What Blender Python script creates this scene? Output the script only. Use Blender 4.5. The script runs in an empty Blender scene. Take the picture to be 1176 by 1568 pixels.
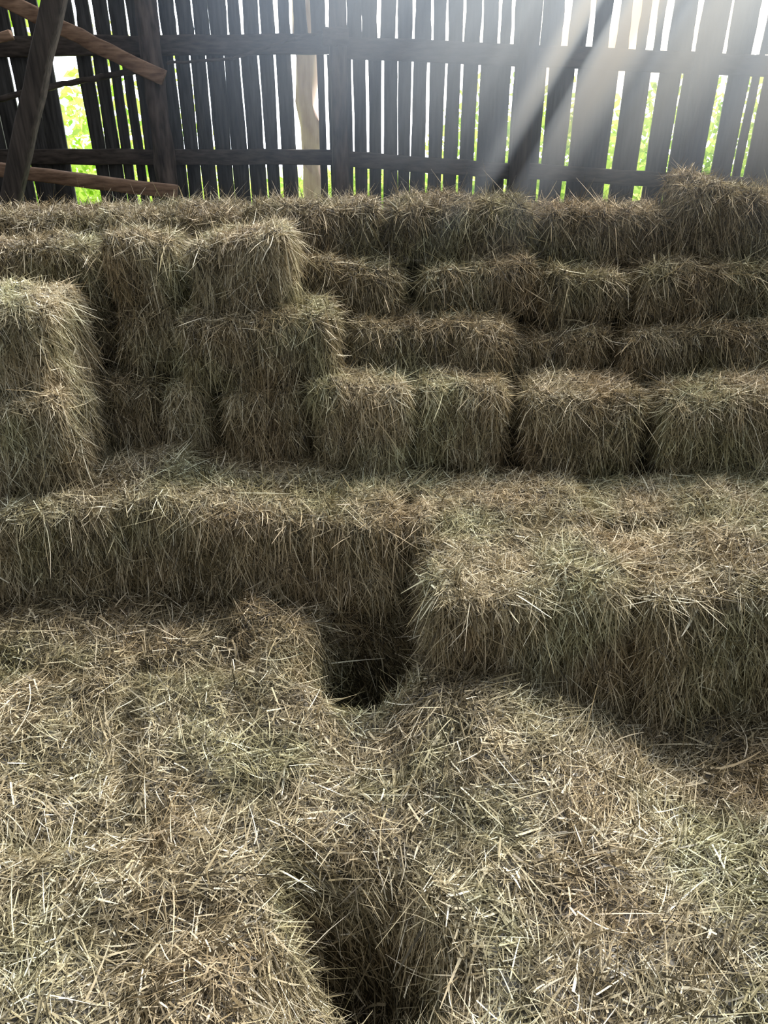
import bpy, math, numpy as np
from mathutils import Vector
rng = np.random.default_rng(7)
scene = bpy.context.scene
col = scene.collection
scene.view_settings.view_transform = 'Standard'

# ------------------------------------------------------------------ materials
def new_mat(name):
    m = bpy.data.materials.new(name); m.use_nodes = True
    nt = m.node_tree; nt.nodes.clear()
    return m, nt
def ramp(nt, stops):
    r = nt.nodes.new('ShaderNodeValToRGB'); e = r.color_ramp.elements
    while len(e) < len(stops): e.new(0.5)
    for i, (p, c) in enumerate(stops):
        e[i].position = p; e[i].color = (*c, 1)
    return r
def straw_material():
    m, nt = new_mat('dry_hay'); N = nt.nodes; L = nt.links
    out = N.new('ShaderNodeOutputMaterial')
    at = N.new('ShaderNodeAttribute'); at.attribute_name = 'tone'
    r = ramp(nt, [(0, (.022, .018, .010)), (.3, (.105, .087, .052)), (.6, (.36, .303, .195)), (.85, (.67, .60, .44)), (1, (.94, .90, .77))])
    L.new(at.outputs['Fac'], r.inputs[0])
    geo = N.new('ShaderNodeNewGeometry')
    n = N.new('ShaderNodeTexNoise'); n.inputs['Scale'].default_value = 2.2; n.inputs['Detail'].default_value = 3
    L.new(geo.outputs['Position'], n.inputs['Vector'])
    r2 = ramp(nt, [(.35, (.93, 1, .86)), (.5, (1, .99, .92)), (.68, (1, .91, .80))])
    L.new(n.outputs['Fac'], r2.inputs[0])
    mx = N.new('ShaderNodeMix'); mx.data_type = 'RGBA'; mx.blend_type = 'MULTIPLY'; mx.inputs[0].default_value = 1
    L.new(r.outputs[0], mx.inputs[6]); L.new(r2.outputs[0], mx.inputs[7])
    b = N.new('ShaderNodeBsdfPrincipled'); b.inputs['Roughness'].default_value = .42
    L.new(mx.outputs[2], b.inputs['Base Color'])
    t = N.new('ShaderNodeBsdfTranslucent'); L.new(mx.outputs[2], t.inputs[0])
    ms = N.new('ShaderNodeMixShader'); ms.inputs[0].default_value = .15
    L.new(b.outputs[0], ms.inputs[1]); L.new(t.outputs[0], ms.inputs[2])
    L.new(ms.outputs[0], out.inputs[0])
    return m
def wood_material(name, c0, c1, sc=(14, 14, 1.2)):
    m, nt = new_mat(name); N = nt.nodes; L = nt.links
    out = N.new('ShaderNodeOutputMaterial')
    tc = N.new('ShaderNodeTexCoord'); mp = N.new('ShaderNodeMapping'); mp.inputs['Scale'].default_value = sc
    L.new(tc.outputs['Object'], mp.inputs[0])
    n = N.new('ShaderNodeTexNoise'); n.inputs['Scale'].default_value = 3; n.inputs['Detail'].default_value = 8
    L.new(mp.outputs[0], n.inputs['Vector'])
    r = ramp(nt, [(.3, c0), (.7, c1)]); L.new(n.outputs['Fac'], r.inputs[0])
    b = N.new('ShaderNodeBsdfPrincipled'); b.inputs['Roughness'].default_value = .85
    L.new(r.outputs[0], b.inputs['Base Color'])
    bp = N.new('ShaderNodeBump'); bp.inputs['Strength'].default_value = .6; bp.inputs['Distance'].default_value = .01
    L.new(n.outputs['Fac'], bp.inputs['Height']); L.new(bp.outputs[0], b.inputs['Normal'])
    L.new(b.outputs[0], out.inputs[0])
    return m
def leaf_material(name, c0, c1, tr=.5):
    m, nt = new_mat(name); N = nt.nodes; L = nt.links
    out = N.new('ShaderNodeOutputMaterial')
    at = N.new('ShaderNodeAttribute'); at.attribute_name = 'tone'
    r = ramp(nt, [(0, c0), (1, c1)]); L.new(at.outputs['Fac'], r.inputs[0])
    b = N.new('ShaderNodeBsdfPrincipled'); b.inputs['Roughness'].default_value = .5
    L.new(r.outputs[0], b.inputs['Base Color'])
    t = N.new('ShaderNodeBsdfTranslucent'); L.new(r.outputs[0], t.inputs[0])
    ms = N.new('ShaderNodeMixShader'); ms.inputs[0].default_value = tr
    L.new(b.outputs[0], ms.inputs[1]); L.new(t.outputs[0], ms.inputs[2]); L.new(ms.outputs[0], out.inputs[0])
    return m
HAY = straw_material()
BOARD = wood_material('weathered_barn_board', (.018, .018, .018), (.09, .088, .086))
BEAM = wood_material('rough_beam', (.026, .021, .018), (.11, .088, .075), (3, 14, 14))
POST = wood_material('rough_post_wood', (.024, .02, .018), (.10, .082, .07))
BRACE = wood_material('brown_brace_wood', (.14, .08, .05), (.36, .23, .15), (3, 14, 14))
BARK = wood_material('bark_wood', (.02, .015, .012), (.15, .115, .095), (10, 10, 2))
TRUNK = wood_material('tree_bark', (.6, .40, .38), (.9, .70, .68), (6, 6, 1))
DIRT = wood_material('barn_dirt', (.03, .02, .012), (.09, .065, .04), (2, 2, 2))
LEAF = leaf_material('sunlit_leaves', (.32, .55, .05), (.92, .98, .34))
GRASS = leaf_material('meadow_grass', (.25, .42, .06), (.65, .8, .2), .1)

# ------------------------------------------------------------------ mesh helpers
def build(name, V, Q, tone=None, mat=None, smooth=False):
    V = np.asarray(V, np.float32); Q = np.asarray(Q, np.int32)
    me = bpy.data.meshes.new(name)
    me.vertices.add(len(V)); me.vertices.foreach_set('co', V.ravel())
    me.loops.add(Q.size); me.loops.foreach_set('vertex_index', Q.ravel())
    me.polygons.add(len(Q)); me.polygons.foreach_set('loop_start', np.arange(0, Q.size, 4, dtype=np.int32))
    if tone is not None:
        a = me.attributes.new('tone', 'FLOAT', 'POINT'); a.data.foreach_set('value', np.asarray(tone, np.float32))
    me.update(calc_edges=True)
    if smooth: me.polygons.foreach_set('use_smooth', np.ones(len(Q), bool))
    me.materials.append(mat)
    ob = bpy.data.objects.new(name, me); col.objects.link(ob)
    return ob
_ph = rng.uniform(0, 6.28, (40,)); _dr = rng.normal(size=(40, 3)); _dr /= np.linalg.norm(_dr, axis=1)[:, None]
def lump(P, f, k=0):
    """smooth pseudo noise in about -1..1"""
    s = np.zeros(len(P))
    for i in range(7):
        j = (i + 7 * k) % 40
        s += np.sin(P @ _dr[j] * f * (1 + .35 * i) + _ph[j] + 1.7 * np.sin(P @ _dr[(j + 11) % 40] * f * .6)) / (1 + .3 * i)
    return s / 3.2
def nrm(a): return a / np.maximum(np.linalg.norm(a, axis=1), 1e-9)[:, None]

def sample(V, Q, n, weight=None):
    a, b, c, d = (V[Q[:, i]] for i in range(4))
    nn = np.cross(c - a, d - b); ar = np.linalg.norm(nn, axis=1)
    w = ar if weight is None else ar * weight(( a + c) / 2, nrm(nn))
    idx = rng.choice(len(Q), n, p=w / w.sum())
    u = rng.random(n)[:, None]; v = rng.random(n)[:, None]
    P = (a[idx] * (1 - u) + b[idx] * u) * (1 - v) + (d[idx] * (1 - u) + c[idx] * u) * v
    return P, nrm(nn[idx])

def straws(P, Nn, Lm, Wm, down=1.0, lift=.22, tone0=.5, seg=3, droop=.25, flowk=.7, flowf=9):
    n = len(P)
    r = rng.normal(size=(n, 3))
    ang = lump(P, flowf, 2) * 2.6 + rng.normal(size=n) * .9 * .7 / flowk
    flow = np.stack([np.cos(ang), np.sin(ang), np.zeros(n)], 1)
    r = r * .72 + flow * flowk
    r -= (r * Nn).sum(1)[:, None] * Nn; r = nrm(r)
    g = np.zeros((n, 3)); g[:, 2] = -1
    steep = np.clip(1 - np.abs(Nn[:, 2]), 0, 1)[:, None]
    g -= (g * Nn).sum(1)[:, None] * Nn
    k = steep * down * rng.uniform(.2, 2.4, (n, 1))
    D = nrm(r + g * k + Nn * rng.normal(lift * .6, lift, (n, 1)))
    L = Lm * np.minimum(np.exp(rng.normal(0, .45, n)), 2.3); W = Wm * np.exp(rng.normal(0, .38, n))
    bend = rng.normal(0, .22, (n, 3)); bend[:, 2] -= rng.uniform(0, droop, n)
    side = nrm(np.cross(D, rng.normal(size=(n, 3)) * .7 + Nn * 1.1))
    ts = np.linspace(0, 1, seg + 1)
    taper = 1 - .75 * ts ** 3
    V = np.empty((n, seg + 1, 2, 3))
    P = P + Nn * .004
    for i, t in enumerate(ts):
        c = P + D * (L * (t - .35))[:, None] + bend * (L * t * t)[:, None]
        s = side * (W * .5 * taper[i])[:, None]
        V[:, i, 0] = c - s; V[:, i, 1] = c + s
    V = V.reshape(-1, 3)
    base = (np.arange(n) * (seg + 1) * 2)[:, None]
    Q = np.concatenate([base + np.array([2*i, 2*i+1, 2*i+3, 2*i+2])[None] for i in range(seg)])
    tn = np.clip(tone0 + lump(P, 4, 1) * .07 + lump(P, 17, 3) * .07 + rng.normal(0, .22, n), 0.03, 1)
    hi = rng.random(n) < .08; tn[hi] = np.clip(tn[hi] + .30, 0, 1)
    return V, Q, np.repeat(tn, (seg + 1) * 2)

def join(parts):
    Vs, Qs, Ts, o = [], [], [], 0
    for V, Q, T in parts:
        Vs.append(V); Qs.append(Q + o); Ts.append(T); o += len(V)
    return np.concatenate(Vs), np.concatenate(Qs), np.concatenate(Ts)

def grid_box(hx, hy, hz, r, step=.03):
    """rounded box surface as six grids"""
    h = np.array([hx, hy, hz]); Vs, Qs, o = [], [], 0
    for ax in range(3):
        for sg in (-1, 1):
            a, b = (ax + 1) % 3, (ax + 2) % 3
            na = max(3, int(2 * h[a] / step)); nb = max(3, int(2 * h[b] / step))
            A, B = np.meshgrid(np.linspace(-1, 1, na + 1), np.linspace(-1, 1, nb + 1), indexing='ij')
            p = np.empty(((na + 1) * (nb + 1), 3)); p[:, ax] = sg * h[ax]; p[:, a] = A.ravel() * h[a]; p[:, b] = B.ravel() * h[b]
            q = np.clip(p, -(h - r), h - r); p = q + nrm(p - q) * r
            i, j = np.meshgrid(np.arange(na), np.arange(nb), indexing='ij'); k = (i * (nb + 1) + j).ravel()
            f = np.stack([k, k + nb + 1, k + nb + 2, k + 1], 1)
            if sg < 0: f = f[:, ::-1]
            Vs.append(p); Qs.append(f + o); o += len(p)
    return np.concatenate(Vs), np.concatenate(Qs)

def hay_bale(x0, x1, yf, z0, z1, depth=.46, yaw=0, dens=16000, L=.085, W=.0028, tone=.5, lump_amt=.033, fringe=1.0):
    hx, hy, hz = (x1 - x0) / 2, depth / 2, (z1 - z0) / 2
    r = min(.08, hz * .5)
    V, Q = grid_box(hx, hy, hz, r)
    c = np.array([(x0 + x1) / 2, yf + hy, (z0 + z1) / 2])
    off = rng.uniform(-9, 9, 3)
    nd = nrm(V / np.array([hx, hy, hz]))
    s = V[:, 0] + .03 * np.sin(V[:, 2] * 9 + off[1])
    flake = -np.exp(-((((s + off[0]) / .14) % 1 - .5) / .12) ** 2) * .055 * (V[:, 1] < 0) * (.2 + .8 * np.sin(s * 17 + off[2]) ** 2)
    if hx > .3:
        for tx in (-hx * .45, hx * .45): flake = flake - .014 * np.exp(-((V[:, 0] - tx) / .018) ** 2)
    amt = lump(V + off, 8, 1) * lump_amt + lump(V + off, 24, 3) * lump_amt * .5 + flake
    V = V + nd * amt[:, None]
    V[:, 2] += rng.normal(0, .035) * V[:, 0] / max(hx, .2) * (V[:, 2] > 0)
    ca, sa = math.cos(yaw), math.sin(yaw)
    V = V @ np.array([[ca, sa, 0], [-sa, ca, 0], [0, 0, 1]]) + c
    def w(cc, nn):
        ww = np.ones(len(cc)); ww[nn[:, 2] < -.5] = .05; ww[nn[:, 1] > .6] = .08
        return ww
    area = (2*hx*2*hz) + (2*hx*2*hy) + 2*(2*hy*2*hz)*.6
    n = int(area * dens)
    P, Nn = sample(V, Q, n, w)
    parts = [(V, Q, np.full(len(V), .08)), straws(P, Nn, L, W, down=2.1, tone0=tone + .07 * np.clip(Nn[:, 2], 0, 1))]  # tops toned lighter as if sunlit; base surface dark to paint shade between straws
    # stray stalks hanging off the faces
    P, Nn = sample(V, Q, int(area * 1000), w)
    parts.append(straws(P, Nn, L * 1.4, W * 1.1, down=2.0, lift=.5, tone0=tone + .14, droop=.9, seg=4))
    # shaggy fringe along the upper edges
    def we(cc, nn):
        e = np.exp(-((cc[:, 2] - (z1 - .02)) / .035) ** 2) * (cc[:, 1] < yf + depth * .55)
        return e + 1e-6
    P, Nn = sample(V, Q, int(hx * 2 * 1300 * fringe), we)
    parts.append(straws(P, Nn, L * 1.2, W * .95, down=.6, lift=.6, tone0=tone + .10, droop=.9))
    V2, Q2, T2 = join(parts)
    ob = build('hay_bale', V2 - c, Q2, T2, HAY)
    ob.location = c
    return ob

# ------------------------------------------------------------------ lower hay surface (loose hay over the lower bales)
def ss(a, b, x):
    t = np.clip((x - a) / (b - a), 0, 1); return t * t * (3 - 2 * t)
def G(X, Y, cx, cy, sx, sy): return np.exp(-((X - cx) / sx) ** 2 - ((Y - cy) / sy) ** 2)
def ground_h(X, Y):
    P = np.stack([X, Y, np.zeros_like(X)], 1)
    h = lump(P, 4.5, 4) * .055 + lump(P, 11, 2) * .042 + lump(P, 22, 1) * .018
    # right floor is lower, with a slumped heap in front of the right hand ledge
    h += -.15 * ss(.60, 1.2, X) * ss(1.4, 2.1, Y)
    h += .18 * G(X, Y, .38, 2.20, .34, .42)
    h += .08 * G(X, Y, .62, 1.50, .35, .25)
    h += .16 * G(X, Y, -.62, 2.86, .10, .14)
    h += .12 * G(X, Y, -.42, 2.60, .14, .2)
    # left bales end along x = -0.25, a channel runs between left and right
    wob = .06 * np.sin(Y * 5 + 1) + .035 * np.sin(Y * 13)
    ch = ss(-.36, -.20, X + wob) * ss(.28, .08, X + wob)
    h += -.16 * ch * ss(1.75, 1.5, Y)
    h += -.10 * G(X, Y, -.05, 2.2, .16, .4)
    a = ((X + .04 - .45 * (Y - 2.8)) / .23) ** 4 + ((Y - 2.75) / .27) ** 4
    h += -.85 * np.exp(-a)
    h += -.62 * np.exp(-np.abs((X + .05 + .6 * (Y - 1.4)) / .18) ** 3 - np.abs((Y - 1.38) / .17) ** 3)
    h += .05 * ss(-.2, -.35, X)
    h += -.08 * np.exp(-((X + 1.0 + .1 * np.sin(Y * 3)) / .05) ** 2) * ss(1.6, 2.0, Y)
    h += -.08 * np.exp(-((Y - 2.55 + .08 * np.sin(X * 4)) / .06) ** 2) * ss(-.4, -.6, X)
    h += -.08 * np.exp(-((Y - 1.75 + .08 * np.sin(X * 4)) / .08) ** 2) * ss(-.2, -.4, X)
    h = h + .48 * ss(3.22, 3.30, Y)
    return h
nx, ny = 220, 180
gx = np.linspace(-2.6, 2.6, nx); gy = np.linspace(.35, 3.6, ny)
GX, GY = np.meshgrid(gx, gy, indexing='ij'); GX = GX.ravel(); GY = GY.ravel()
GV = np.stack([GX, GY, ground_h(GX, GY)], 1)
i, j = np.meshgrid(np.arange(nx - 1), np.arange(ny - 1), indexing='ij'); k = (i * ny + j).ravel()
GQ = np.stack([k, k + ny, k + ny + 1, k + 1], 1)
def wvis(c, n):
    w = (c[:, 1] > .8) * (np.abs(c[:, 0]) < .62 * c[:, 1] + .5) * 1.0
    w[c[:, 1] > 3.25] *= .6
    w[c[:, 2] < -.25] *= .35
    return w + .03
parts = [(GV, GQ, np.full(len(GV), .08))]  # under-surface toned dark, painting the shade between straws
P, Nn = sample(GV, GQ, 150000, wvis); parts.append(straws(P, Nn, .088, .0028, tone0=.44, lift=.28, flowk=1.15, flowf=6))
P, Nn = sample(GV, GQ, 34000, wvis); P[:, 2] += .012; parts.append(straws(P, Nn, .11, .0036, tone0=.57, lift=.42, seg=4, droop=.4, flowk=.9, flowf=6))
V, Q, T = join(parts)
build('loose_hay_layer', V, Q, T, HAY)

# stepped hay core hidden beneath / behind the bales
def steps():
    prof = [(3.72, -.85), (3.72, .46), (4.12, .46), (4.12, .86), (4.36, .86), (4.36, 1.12), (4.56, 1.12), (4.56, 1.38), (5.9, 1.38), (5.9, -.85)]
    xs = np.linspace(-2.9, 2.9, 40); V = []; Q = []
    for a in range(len(prof)):
        for x in xs: V.append((x, prof[a][0], prof[a][1]))
    n = len(xs)
    for a in range(len(prof) - 1):
        for b in range(n - 1): Q.append((a*n+b, a*n+b+1, (a+1)*n+b+1, (a+1)*n+b))
    V = np.array(V, float); V += (lump(V, 8, 1) * .012)[:, None]
    return V, np.array(Q)
V, Q = steps(); P, Nn = sample(V, Q, 9000); s = straws(P, Nn, .09, .003, tone0=.30)  # core and its straws toned dark, painting shade in the gaps between bales
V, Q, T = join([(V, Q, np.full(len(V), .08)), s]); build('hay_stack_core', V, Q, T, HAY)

# ------------------------------------------------------------------ hay bales
B = hay_bale
# ledge, left
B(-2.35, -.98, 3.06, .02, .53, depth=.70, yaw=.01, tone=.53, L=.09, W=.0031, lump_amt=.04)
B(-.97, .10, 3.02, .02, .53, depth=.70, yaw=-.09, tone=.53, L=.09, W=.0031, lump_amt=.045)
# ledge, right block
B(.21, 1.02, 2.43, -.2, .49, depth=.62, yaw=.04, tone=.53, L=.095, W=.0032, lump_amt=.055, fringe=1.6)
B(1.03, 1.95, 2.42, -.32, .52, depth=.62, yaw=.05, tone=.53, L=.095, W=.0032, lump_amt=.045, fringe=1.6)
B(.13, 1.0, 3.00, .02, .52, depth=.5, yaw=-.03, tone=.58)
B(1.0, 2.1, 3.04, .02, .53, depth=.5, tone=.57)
# tier 4
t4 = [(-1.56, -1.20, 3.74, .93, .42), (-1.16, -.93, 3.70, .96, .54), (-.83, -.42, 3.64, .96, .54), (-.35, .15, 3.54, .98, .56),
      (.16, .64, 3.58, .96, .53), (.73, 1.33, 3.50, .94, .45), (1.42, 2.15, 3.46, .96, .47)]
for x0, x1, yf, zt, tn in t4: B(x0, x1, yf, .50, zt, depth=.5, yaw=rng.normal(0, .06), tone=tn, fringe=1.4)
# tier 3
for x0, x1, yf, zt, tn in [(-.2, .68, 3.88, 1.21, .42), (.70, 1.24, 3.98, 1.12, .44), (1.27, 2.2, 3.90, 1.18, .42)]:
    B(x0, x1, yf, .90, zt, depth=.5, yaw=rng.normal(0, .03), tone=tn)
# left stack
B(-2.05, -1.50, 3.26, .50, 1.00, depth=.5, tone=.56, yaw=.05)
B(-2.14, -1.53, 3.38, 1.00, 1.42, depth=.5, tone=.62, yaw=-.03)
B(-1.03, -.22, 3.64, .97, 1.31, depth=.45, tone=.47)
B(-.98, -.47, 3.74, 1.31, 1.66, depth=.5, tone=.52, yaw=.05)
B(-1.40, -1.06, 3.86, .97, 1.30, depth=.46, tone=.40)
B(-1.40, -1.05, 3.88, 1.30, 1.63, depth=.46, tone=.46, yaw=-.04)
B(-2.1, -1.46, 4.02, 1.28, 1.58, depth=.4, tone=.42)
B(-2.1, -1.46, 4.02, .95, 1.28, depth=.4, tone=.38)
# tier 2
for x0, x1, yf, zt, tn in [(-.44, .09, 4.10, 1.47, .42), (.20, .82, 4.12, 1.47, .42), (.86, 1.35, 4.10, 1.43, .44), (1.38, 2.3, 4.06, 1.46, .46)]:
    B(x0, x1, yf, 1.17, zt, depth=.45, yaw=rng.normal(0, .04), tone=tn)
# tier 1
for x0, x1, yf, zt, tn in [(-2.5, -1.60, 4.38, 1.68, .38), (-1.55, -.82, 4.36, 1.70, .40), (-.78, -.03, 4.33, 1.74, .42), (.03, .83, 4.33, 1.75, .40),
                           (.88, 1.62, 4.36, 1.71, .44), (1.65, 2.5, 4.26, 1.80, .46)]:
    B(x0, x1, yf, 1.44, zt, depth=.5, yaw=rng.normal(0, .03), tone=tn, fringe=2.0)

# ------------------------------------------------------------------ barn
TOP = 3.9
def plank(parts, xa0, xa1, xb0, xb1, z0, z1, y, th=.025, dx=.005):
    """board with slightly wavy edges, bottom xa0..xa1, top xb0..xb1"""
    n = 22; V = []
    wl = np.cumsum(rng.normal(0, dx * .5, n + 1)); wr = np.cumsum(rng.normal(0, dx * .5, n + 1))
    wl -= np.linspace(0, wl[-1], n + 1); wr -= np.linspace(0, wr[-1], n + 1)
    for a in range(n + 1):
        t = a / n; z = z0 + (z1 - z0) * t
        l = xa0 + (xb0 - xa0) * t + wl[a]; r = xa1 + (xb1 - xa1) * t + wr[a]
        V += [(l, y, z), (r, y, z), (r, y + th, z), (l, y + th, z)]
    Q = []
    for a in range(n):
        o = a * 4; p = o + 4
        for c in range(4): d = (c + 1) % 4; Q.append((o + c, o + d, p + d, p + c))
    Q += [(3, 2, 1, 0), (n*4, n*4+1, n*4+2, n*4+3)]
    parts.append((np.array(V, float), np.array(Q), np.zeros(len(V))))
def panel(slits, z0, z1, y, lo, hi, parts):
    """slits: (x, width) sorted"""
    cur = lo; curb = lo
    for x, w in slits:
        j = rng.normal(0, .006); k = rng.uniform(.45, 1.5)
        wt = w * k
        plank(parts, cur, x - w/2, curb, x + j - wt/2, z0, z1, y + rng.uniform(-.006, .006))
        cur = x + w/2; curb = x + j + wt/2
    plank(parts, cur, hi, curb, hi, z0, z1, y)
YW = 7.0
w0 = .018
low = [(x, w0) for x in (-3.9, -3.7, -3.55, -3.38, -3.2, -3.04, -2.86)] + [(-2.585, .25)] + [(x, w0) for x in (-2.36, -2.24, -2.14, -2.04, -1.94, -1.70, -1.58, -1.445, -1.31, -1.165, -1.02, -.885)] + \
      [(-.648, .17)] + [(x, w0) for x in (-.485, -.25, -.137, -.016, .11, .23, .368, .505, .643, .78)] + \
      [(1.055, .022), (1.33, .032), (1.566, .038), (1.934, .07), (2.21, .065), (2.44, .018), (2.785, .12), (3.0, .02), (3.1, .04), (3.4, .02), (3.6, .02), (3.85, .02)]
up = []
x = -4.0
while x < .95:
    up.append((x, w0 * rng.uniform(.8, 1.5))); x += rng.uniform(.12, .145)
up += [(1.03, .035), (1.23, .05), (1.45, .06), (1.65, .06), (1.83, .065), (2.0, .065), (2.14, .06), (2.26, .06), (2.5, .04), (2.73, .075), (3.0, .075), (3.25, .03), (3.5, .03), (3.8, .03)]
parts = []
panel(low, -.9, 2.62, YW, -4.2, 4.2, parts)
panel(up, 2.62, TOP, YW + .005, -4.2, 4.2, parts)
V, Q, T = join(parts); build('wall_back', V, Q, None, BOARD)
def side_wall(name, xw):
    parts = []; s = []; y = .4
    while y < 6.9: s.append((y, .014)); y += rng.uniform(.14, .2)
    panel(s, -.9, TOP, 0, .2, 6.98, parts)
    V, Q, T = join(parts); V = V[:, [1, 0, 2]]; V[:, 0] += xw
    build(name, V, Q, None, BOARD)
side_wall('wall_left', -4.25); side_wall('wall_right', 4.24)

def beam_geo(p0, p1, w, h, n=16, rough=.006):
    p0 = np.array(p0, float); p1 = np.array(p1, float); d = p1 - p0; L = np.linalg.norm(d); d /= L
    up_ = np.array([0, 1, 0.]) if abs(d[1]) < .8 else np.array([0, 0, 1.])
    s = np.cross(d, up_); s /= np.linalg.norm(s); t = np.cross(s, d)
    V = []
    bev = .18
    prof = [(-1, -1+bev), (-1+bev, -1), (1-bev, -1), (1, -1+bev), (1, 1-bev), (1-bev, 1), (-1+bev, 1), (-1, 1-bev)]
    for a in range(n + 1):
        c = p0 + d * L * a / n + s * rng.normal(0, rough * .4)
        for u, v in prof: V.append(c + s * u * w/2 + t * v * h/2 + rng.normal(0, rough * .35, 3))
    Q = []
    for a in range(n):
        for c in range(8):
            dd = (c + 1) % 8; Q.append((a*8+c, a*8+dd, a*8+8+dd, a*8+8+c))
    for o in (0, n * 8):
        Q += [(o, o+1, o+2, o+3), (o, o+3, o+4, o+7), (o+7, o+4, o+5, o+6)]
    return np.array(V), np.array(Q), np.zeros(len(V))
def beam(name, segs, mat):
    V, Q, T = join([beam_geo(*s) for s in segs]); return build(name, V, Q, None, mat)
def log_post(name, x, y, z0, z1, r, top=None):
    n, m = 90, 20; V = []
    for a in range(n + 1):
        z = z0 + (z1 - z0) * a / n
        for b in range(m):
            th = 2 * math.pi * b / m
            V.append((x + math.cos(th) * r, y + math.sin(th) * r, z))
    V = np.array(V); c = V - np.array([x, y, 0]); c[:, 2] *= .22
    d = nrm(np.stack([V[:, 0] - x, V[:, 1] - y, np.zeros(len(V))], 1))
    V = V + d * (lump(c * 1.0, 38, 1) * r * .13 + lump(V, 14, 2) * r * .07)[:, None]
    Q = [(a*m+b, a*m+(b+1) % m, (a+1)*m+(b+1) % m, (a+1)*m+b) for a in range(n) for b in range(m)]
    return build(name, V, np.array(Q), None, BARK)
log_post('log_post', -1.83, 6.83, -.9, TOP, .085)
log_post('log_post', -.36, 6.85, -.9, TOP, .068)
beam('post_cap_block', [((-.47, 6.75, 2.72), (-.27, 6.75, 2.72), .12, .05)], BEAM)
beam('timber_post', [((1.14, 6.86, -.9), (1.14, 6.86, TOP), .15, .12)], POST)
beam('timber_post', [((2.57, 6.86, -.9), (2.57, 6.86, TOP), .18, .12)], POST)
beam('wall_rail', [((-4.1, 6.965, 1.88), (-.36, 6.965, 1.87), .12, .04), ((-.3, 6.965, 1.86), (1.1, 6.965, 1.76), .12, .04), ((1.1, 6.965, 1.77), (4.1, 6.965, 1.60), .12, .04)], BEAM)
beam('wall_rail', [((-4.1, 6.965, 2.66), (-.36, 6.965, 2.69), .14, .04), ((-.3, 6.965, 2.66), (4.1, 6.965, 2.50), .15, .04)], BEAM)
beam('diagonal_brace', [((-3.3, 6.6, 3.17), (-1.73, 6.73, 2.44), .11, .07)], BRACE)
beam('leaning_post', [((-3.42, 6.0, .3), (-1.9, 6.0, 3.55), .13, .12)], POST)
beam('diagonal_brace', [((-3.6, 6.3, 1.88), (-1.66, 6.45, 1.64), .10, .07)], BRACE)
beam('cross_pole', [((-3.6, 6.78, 2.2), (-2.63, 6.78, 2.39), .04, .04), ((-2.63, 6.78, 2.39), (-1.95, 6.8, 2.50), .04, .04)], BEAM)
beam('cross_pole', [((-4.0, 6.4, 2.45), (-2.72, 6.4, 2.70), .06, .05)], BRACE)
beam('cross_pole', [((-1.72, 6.85, 2.55), (-1.2, 6.85, 2.58), .02, .02), ((-1.2, 6.85, 2.58), (-.7, 6.85, 2.72), .02, .02), ((-.7, 6.85, 2.72), (-.45, 6.85, 2.76), .02, .02)], BEAM)

build('floor', np.array([(-4.4, -.5, -.9), (4.4, -.5, -.9), (4.4, 7.2, -.9), (-4.4, 7.2, -.9), (-4.4, -.5, -1), (4.4, -.5, -1), (4.4, 7.2, -1), (-4.4, 7.2, -1)]),
      np.array([(0,1,2,3),(7,6,5,4),(0,4,5,1),(1,5,6,2),(2,6,7,3),(3,7,4,0)]), None, DIRT)

# ------------------------------------------------------------------ outside
n = 60
gx = np.linspace(-30, 30, n); gy = np.linspace(7.3, 60, n); A, Bm = np.meshgrid(gx, gy, indexing='ij')
V = np.stack([A.ravel(), Bm.ravel(), -1 + 0 * A.ravel()], 1); V[:, 2] += lump(V, .5, 1) * .15
i, j = np.meshgrid(np.arange(n-1), np.arange(n-1), indexing='ij'); k = (i * n + j).ravel()
build('meadow_ground', V, np.stack([k, k+n, k+n+1, k+1], 1), rng.random(len(V)), GRASS)
def foliage(name, blobs, n, size):
    C = []; 
    for (x, y, z, rx, ry, rz, wgt) in blobs:
        m = int(n * wgt); d = nrm(rng.normal(size=(m, 3))) * (rng.random((m, 1)) ** .4)
        C.append(np.array([x, y, z]) + d * np.array([rx, ry, rz]))
    C = np.concatenate(C); m = len(C)
    a = nrm(rng.normal(size=(m, 3))); b = nrm(np.cross(a, rng.normal(size=(m, 3))))
    s = size * rng.uniform(.5, 1.4, (m, 1))
    V = np.stack([C - a*s, C + b*s*.5, C + a*s, C - b*s*.5], 1).reshape(-1, 3)
    return V, np.arange(m * 4).reshape(-1, 4), np.repeat(rng.random(m), 4)
bl = []
for xx in np.arange(-15, 16, 1.6):
    tall = 1.5 if xx < -4 else (.05 if xx < 2.5 else 1.3)
    bl.append((xx, 19 + rng.uniform(-1, 2), rng.uniform(-.2, .4), 1.9, 1.4, .8 + tall * rng.uniform(1.2, 2.2), 1))
V, Q, T = foliage('h', bl, 2900, .12); build('hedge_foliage', V, Q, T, LEAF)
def tree(x, y, h, r, lean=.1):
    t = beam_geo((x, y, -1), (x + lean, y, h), r * 2, r * 2, 26, .05)
    ob = build('tree', t[0], t[1], None, TRUNK)
    V, Q, T = foliage('c', [(x, y, h + .8, 1.4, 1.2, 1.1, 1)], 2500, .12)
    lf = build('tree_leaves', V, Q, T, LEAF); lf.parent = ob
tree(-.74, 9.2, 4.4, .11, -.12)
tree(-5.6, 11.5, 3.2, .15)

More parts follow.
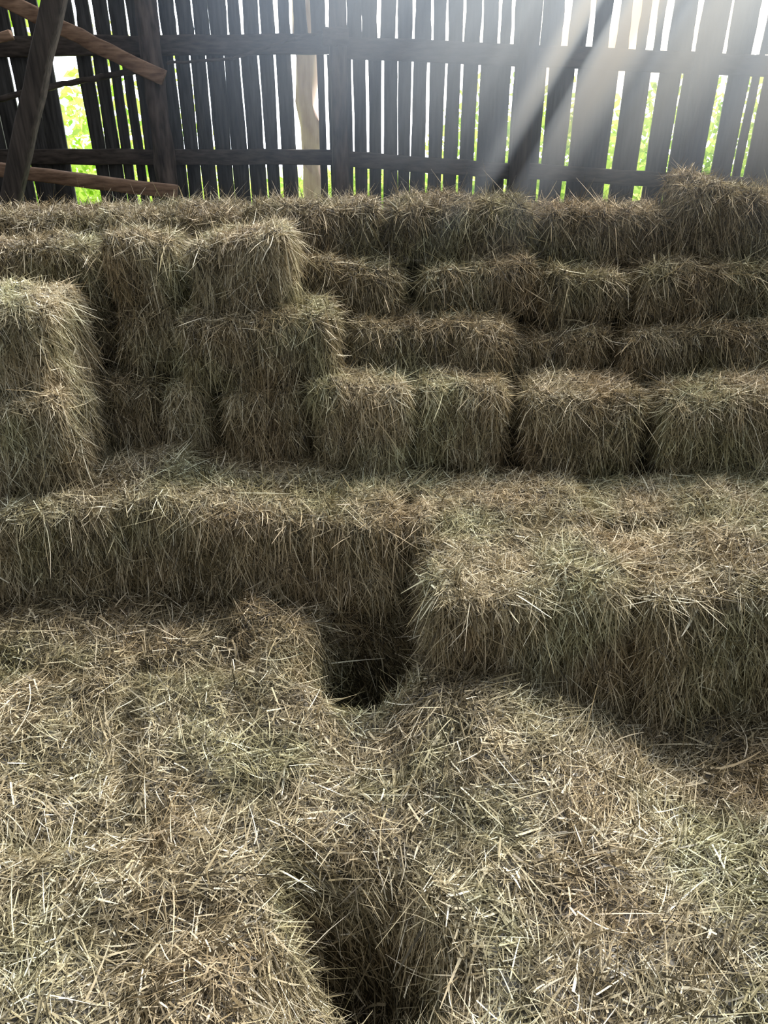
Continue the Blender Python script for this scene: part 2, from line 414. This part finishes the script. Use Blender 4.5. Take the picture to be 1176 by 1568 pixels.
# ------------------------------------------------------------------ light
w = bpy.data.worlds.new('sky'); scene.world = w; w.use_nodes = True
nt = w.node_tree; nt.nodes.clear()
out = nt.nodes.new('ShaderNodeOutputWorld'); bg = nt.nodes.new('ShaderNodeBackground')
tc = nt.nodes.new('ShaderNodeTexCoord')
dp = nt.nodes.new('ShaderNodeVectorMath'); dp.operation = 'DOT_PRODUCT'; dp.inputs[1].default_value = Vector((.25, .85, .46)).normalized()
nt.links.new(tc.outputs['Generated'], dp.inputs[0])
mr = nt.nodes.new('ShaderNodeMapRange'); mr.inputs[1].default_value = -1; mr.inputs[2].default_value = 1
nt.links.new(dp.outputs['Value'], mr.inputs[0])
r = ramp(nt, [(0, (.067, .069, .069)), (.45, (.074, .077, .079)), (.72, (.15, .16, .18)), (.88, (.8, .85, .95)), (1, (1, 1, 1))])
nt.links.new(mr.outputs[0], r.inputs[0])
nt.links.new(r.outputs[0], bg.inputs[0]); bg.inputs[1].default_value = 5.6
nt.links.new(bg.outputs[0], out.inputs[0])
SUN = Vector((.80, .62, 1.22))
def sun(name, to_sun, e, ang, c=(1, .955, .875)):
    l = bpy.data.lights.new(name, 'SUN'); l.energy = e; l.angle = math.radians(ang); l.color = c
    o = bpy.data.objects.new(name, l); o.rotation_euler = Vector(to_sun).to_track_quat('Z', 'Y').to_euler(); o.location = (2, 10, 8); col.objects.link(o)
sun('sun', SUN, 6.4, 16)

# dusty barn air above / behind the top rows, light shafts shaped into its density as sheets along the sun direction
m, nt = new_mat('dusty_air_light_shafts'); N = nt.nodes; L = nt.links
out = N.new('ShaderNodeOutputMaterial'); vs = N.new('ShaderNodeVolumeScatter')
vs.inputs['Color'].default_value = (.62, .77, 1, 1); vs.inputs['Anisotropy'].default_value = .35
L.new(vs.outputs[0], out.inputs['Volume'])
geo = N.new('ShaderNodeNewGeometry')
ax = N.new('ShaderNodeVectorMath'); ax.operation = 'DOT_PRODUCT'
al = -.2; ax.inputs[1].default_value = (1, al, -(SUN.x + SUN.y * al) / SUN.z)
L.new(geo.outputs['Position'], ax.inputs[0])
no = N.new('ShaderNodeTexNoise'); no.noise_dimensions = '1D'; no.inputs['Scale'].default_value = 3.4; no.inputs['Detail'].default_value = 1.5
L.new(ax.outputs['Value'], no.inputs['W'])
st = N.new('ShaderNodeMapRange'); st.interpolation_type = 'SMOOTHSTEP'
st.inputs[1].default_value = .42; st.inputs[2].default_value = .62; st.inputs[3].default_value = .14; st.inputs[4].default_value = 1.0
L.new(no.outputs['Fac'], st.inputs[0])
sx = N.new('ShaderNodeSeparateXYZ'); L.new(geo.outputs['Position'], sx.inputs[0])
def mrange(sock, a, b, lo=0.0, hi=1.0):
    q = N.new('ShaderNodeMapRange'); q.interpolation_type = 'SMOOTHSTEP'; q.inputs[1].default_value = a; q.inputs[2].default_value = b
    q.inputs[3].default_value = lo; q.inputs[4].default_value = hi
    L.new(sock, q.inputs[0]); return q.outputs[0]
def mul(a, b):
    q = N.new('ShaderNodeMath'); q.operation = 'MULTIPLY'; L.new(a, q.inputs[0])
    if isinstance(b, float): q.inputs[1].default_value = b
    else: L.new(b, q.inputs[1])
    return q.outputs[0]
f = mul(mul(st.outputs[0], mrange(sx.outputs[0], -1.6, 1.5)), mul(mrange(sx.outputs[2], 1.45, 2.8), 1.1))
f = mul(f, mrange(sx.outputs[1], 2.8, 5.4))
L.new(f, vs.inputs['Density'])
X0, X1, Y0, Y1, Z0, Z1 = -1.6, 4.1, 2.8, 6.70, 1.45, 3.88
V = np.array([(X0, Y0, Z0), (X1, Y0, Z0), (X1, Y1, Z0), (X0, Y1, Z0), (X0, Y0, Z1), (X1, Y0, Z1), (X1, Y1, Z1), (X0, Y1, Z1)])
build('dust_haze_light_shafts', V, np.array([(3,2,1,0),(4,5,6,7),(0,1,5,4),(1,2,6,5),(2,3,7,6),(3,0,4,7)]), None, m)

cam = bpy.data.cameras.new('camera'); co = bpy.data.objects.new('camera', cam); col.objects.link(co)
co.location = (0, 0, 2.16); co.rotation_euler = (math.radians(90 - 28), 0, 0)
cam.sensor_fit = 'VERTICAL'; cam.sensor_height = 36; cam.lens = 36 * 1132 / 1568; cam.clip_start = .05
scene.camera = co
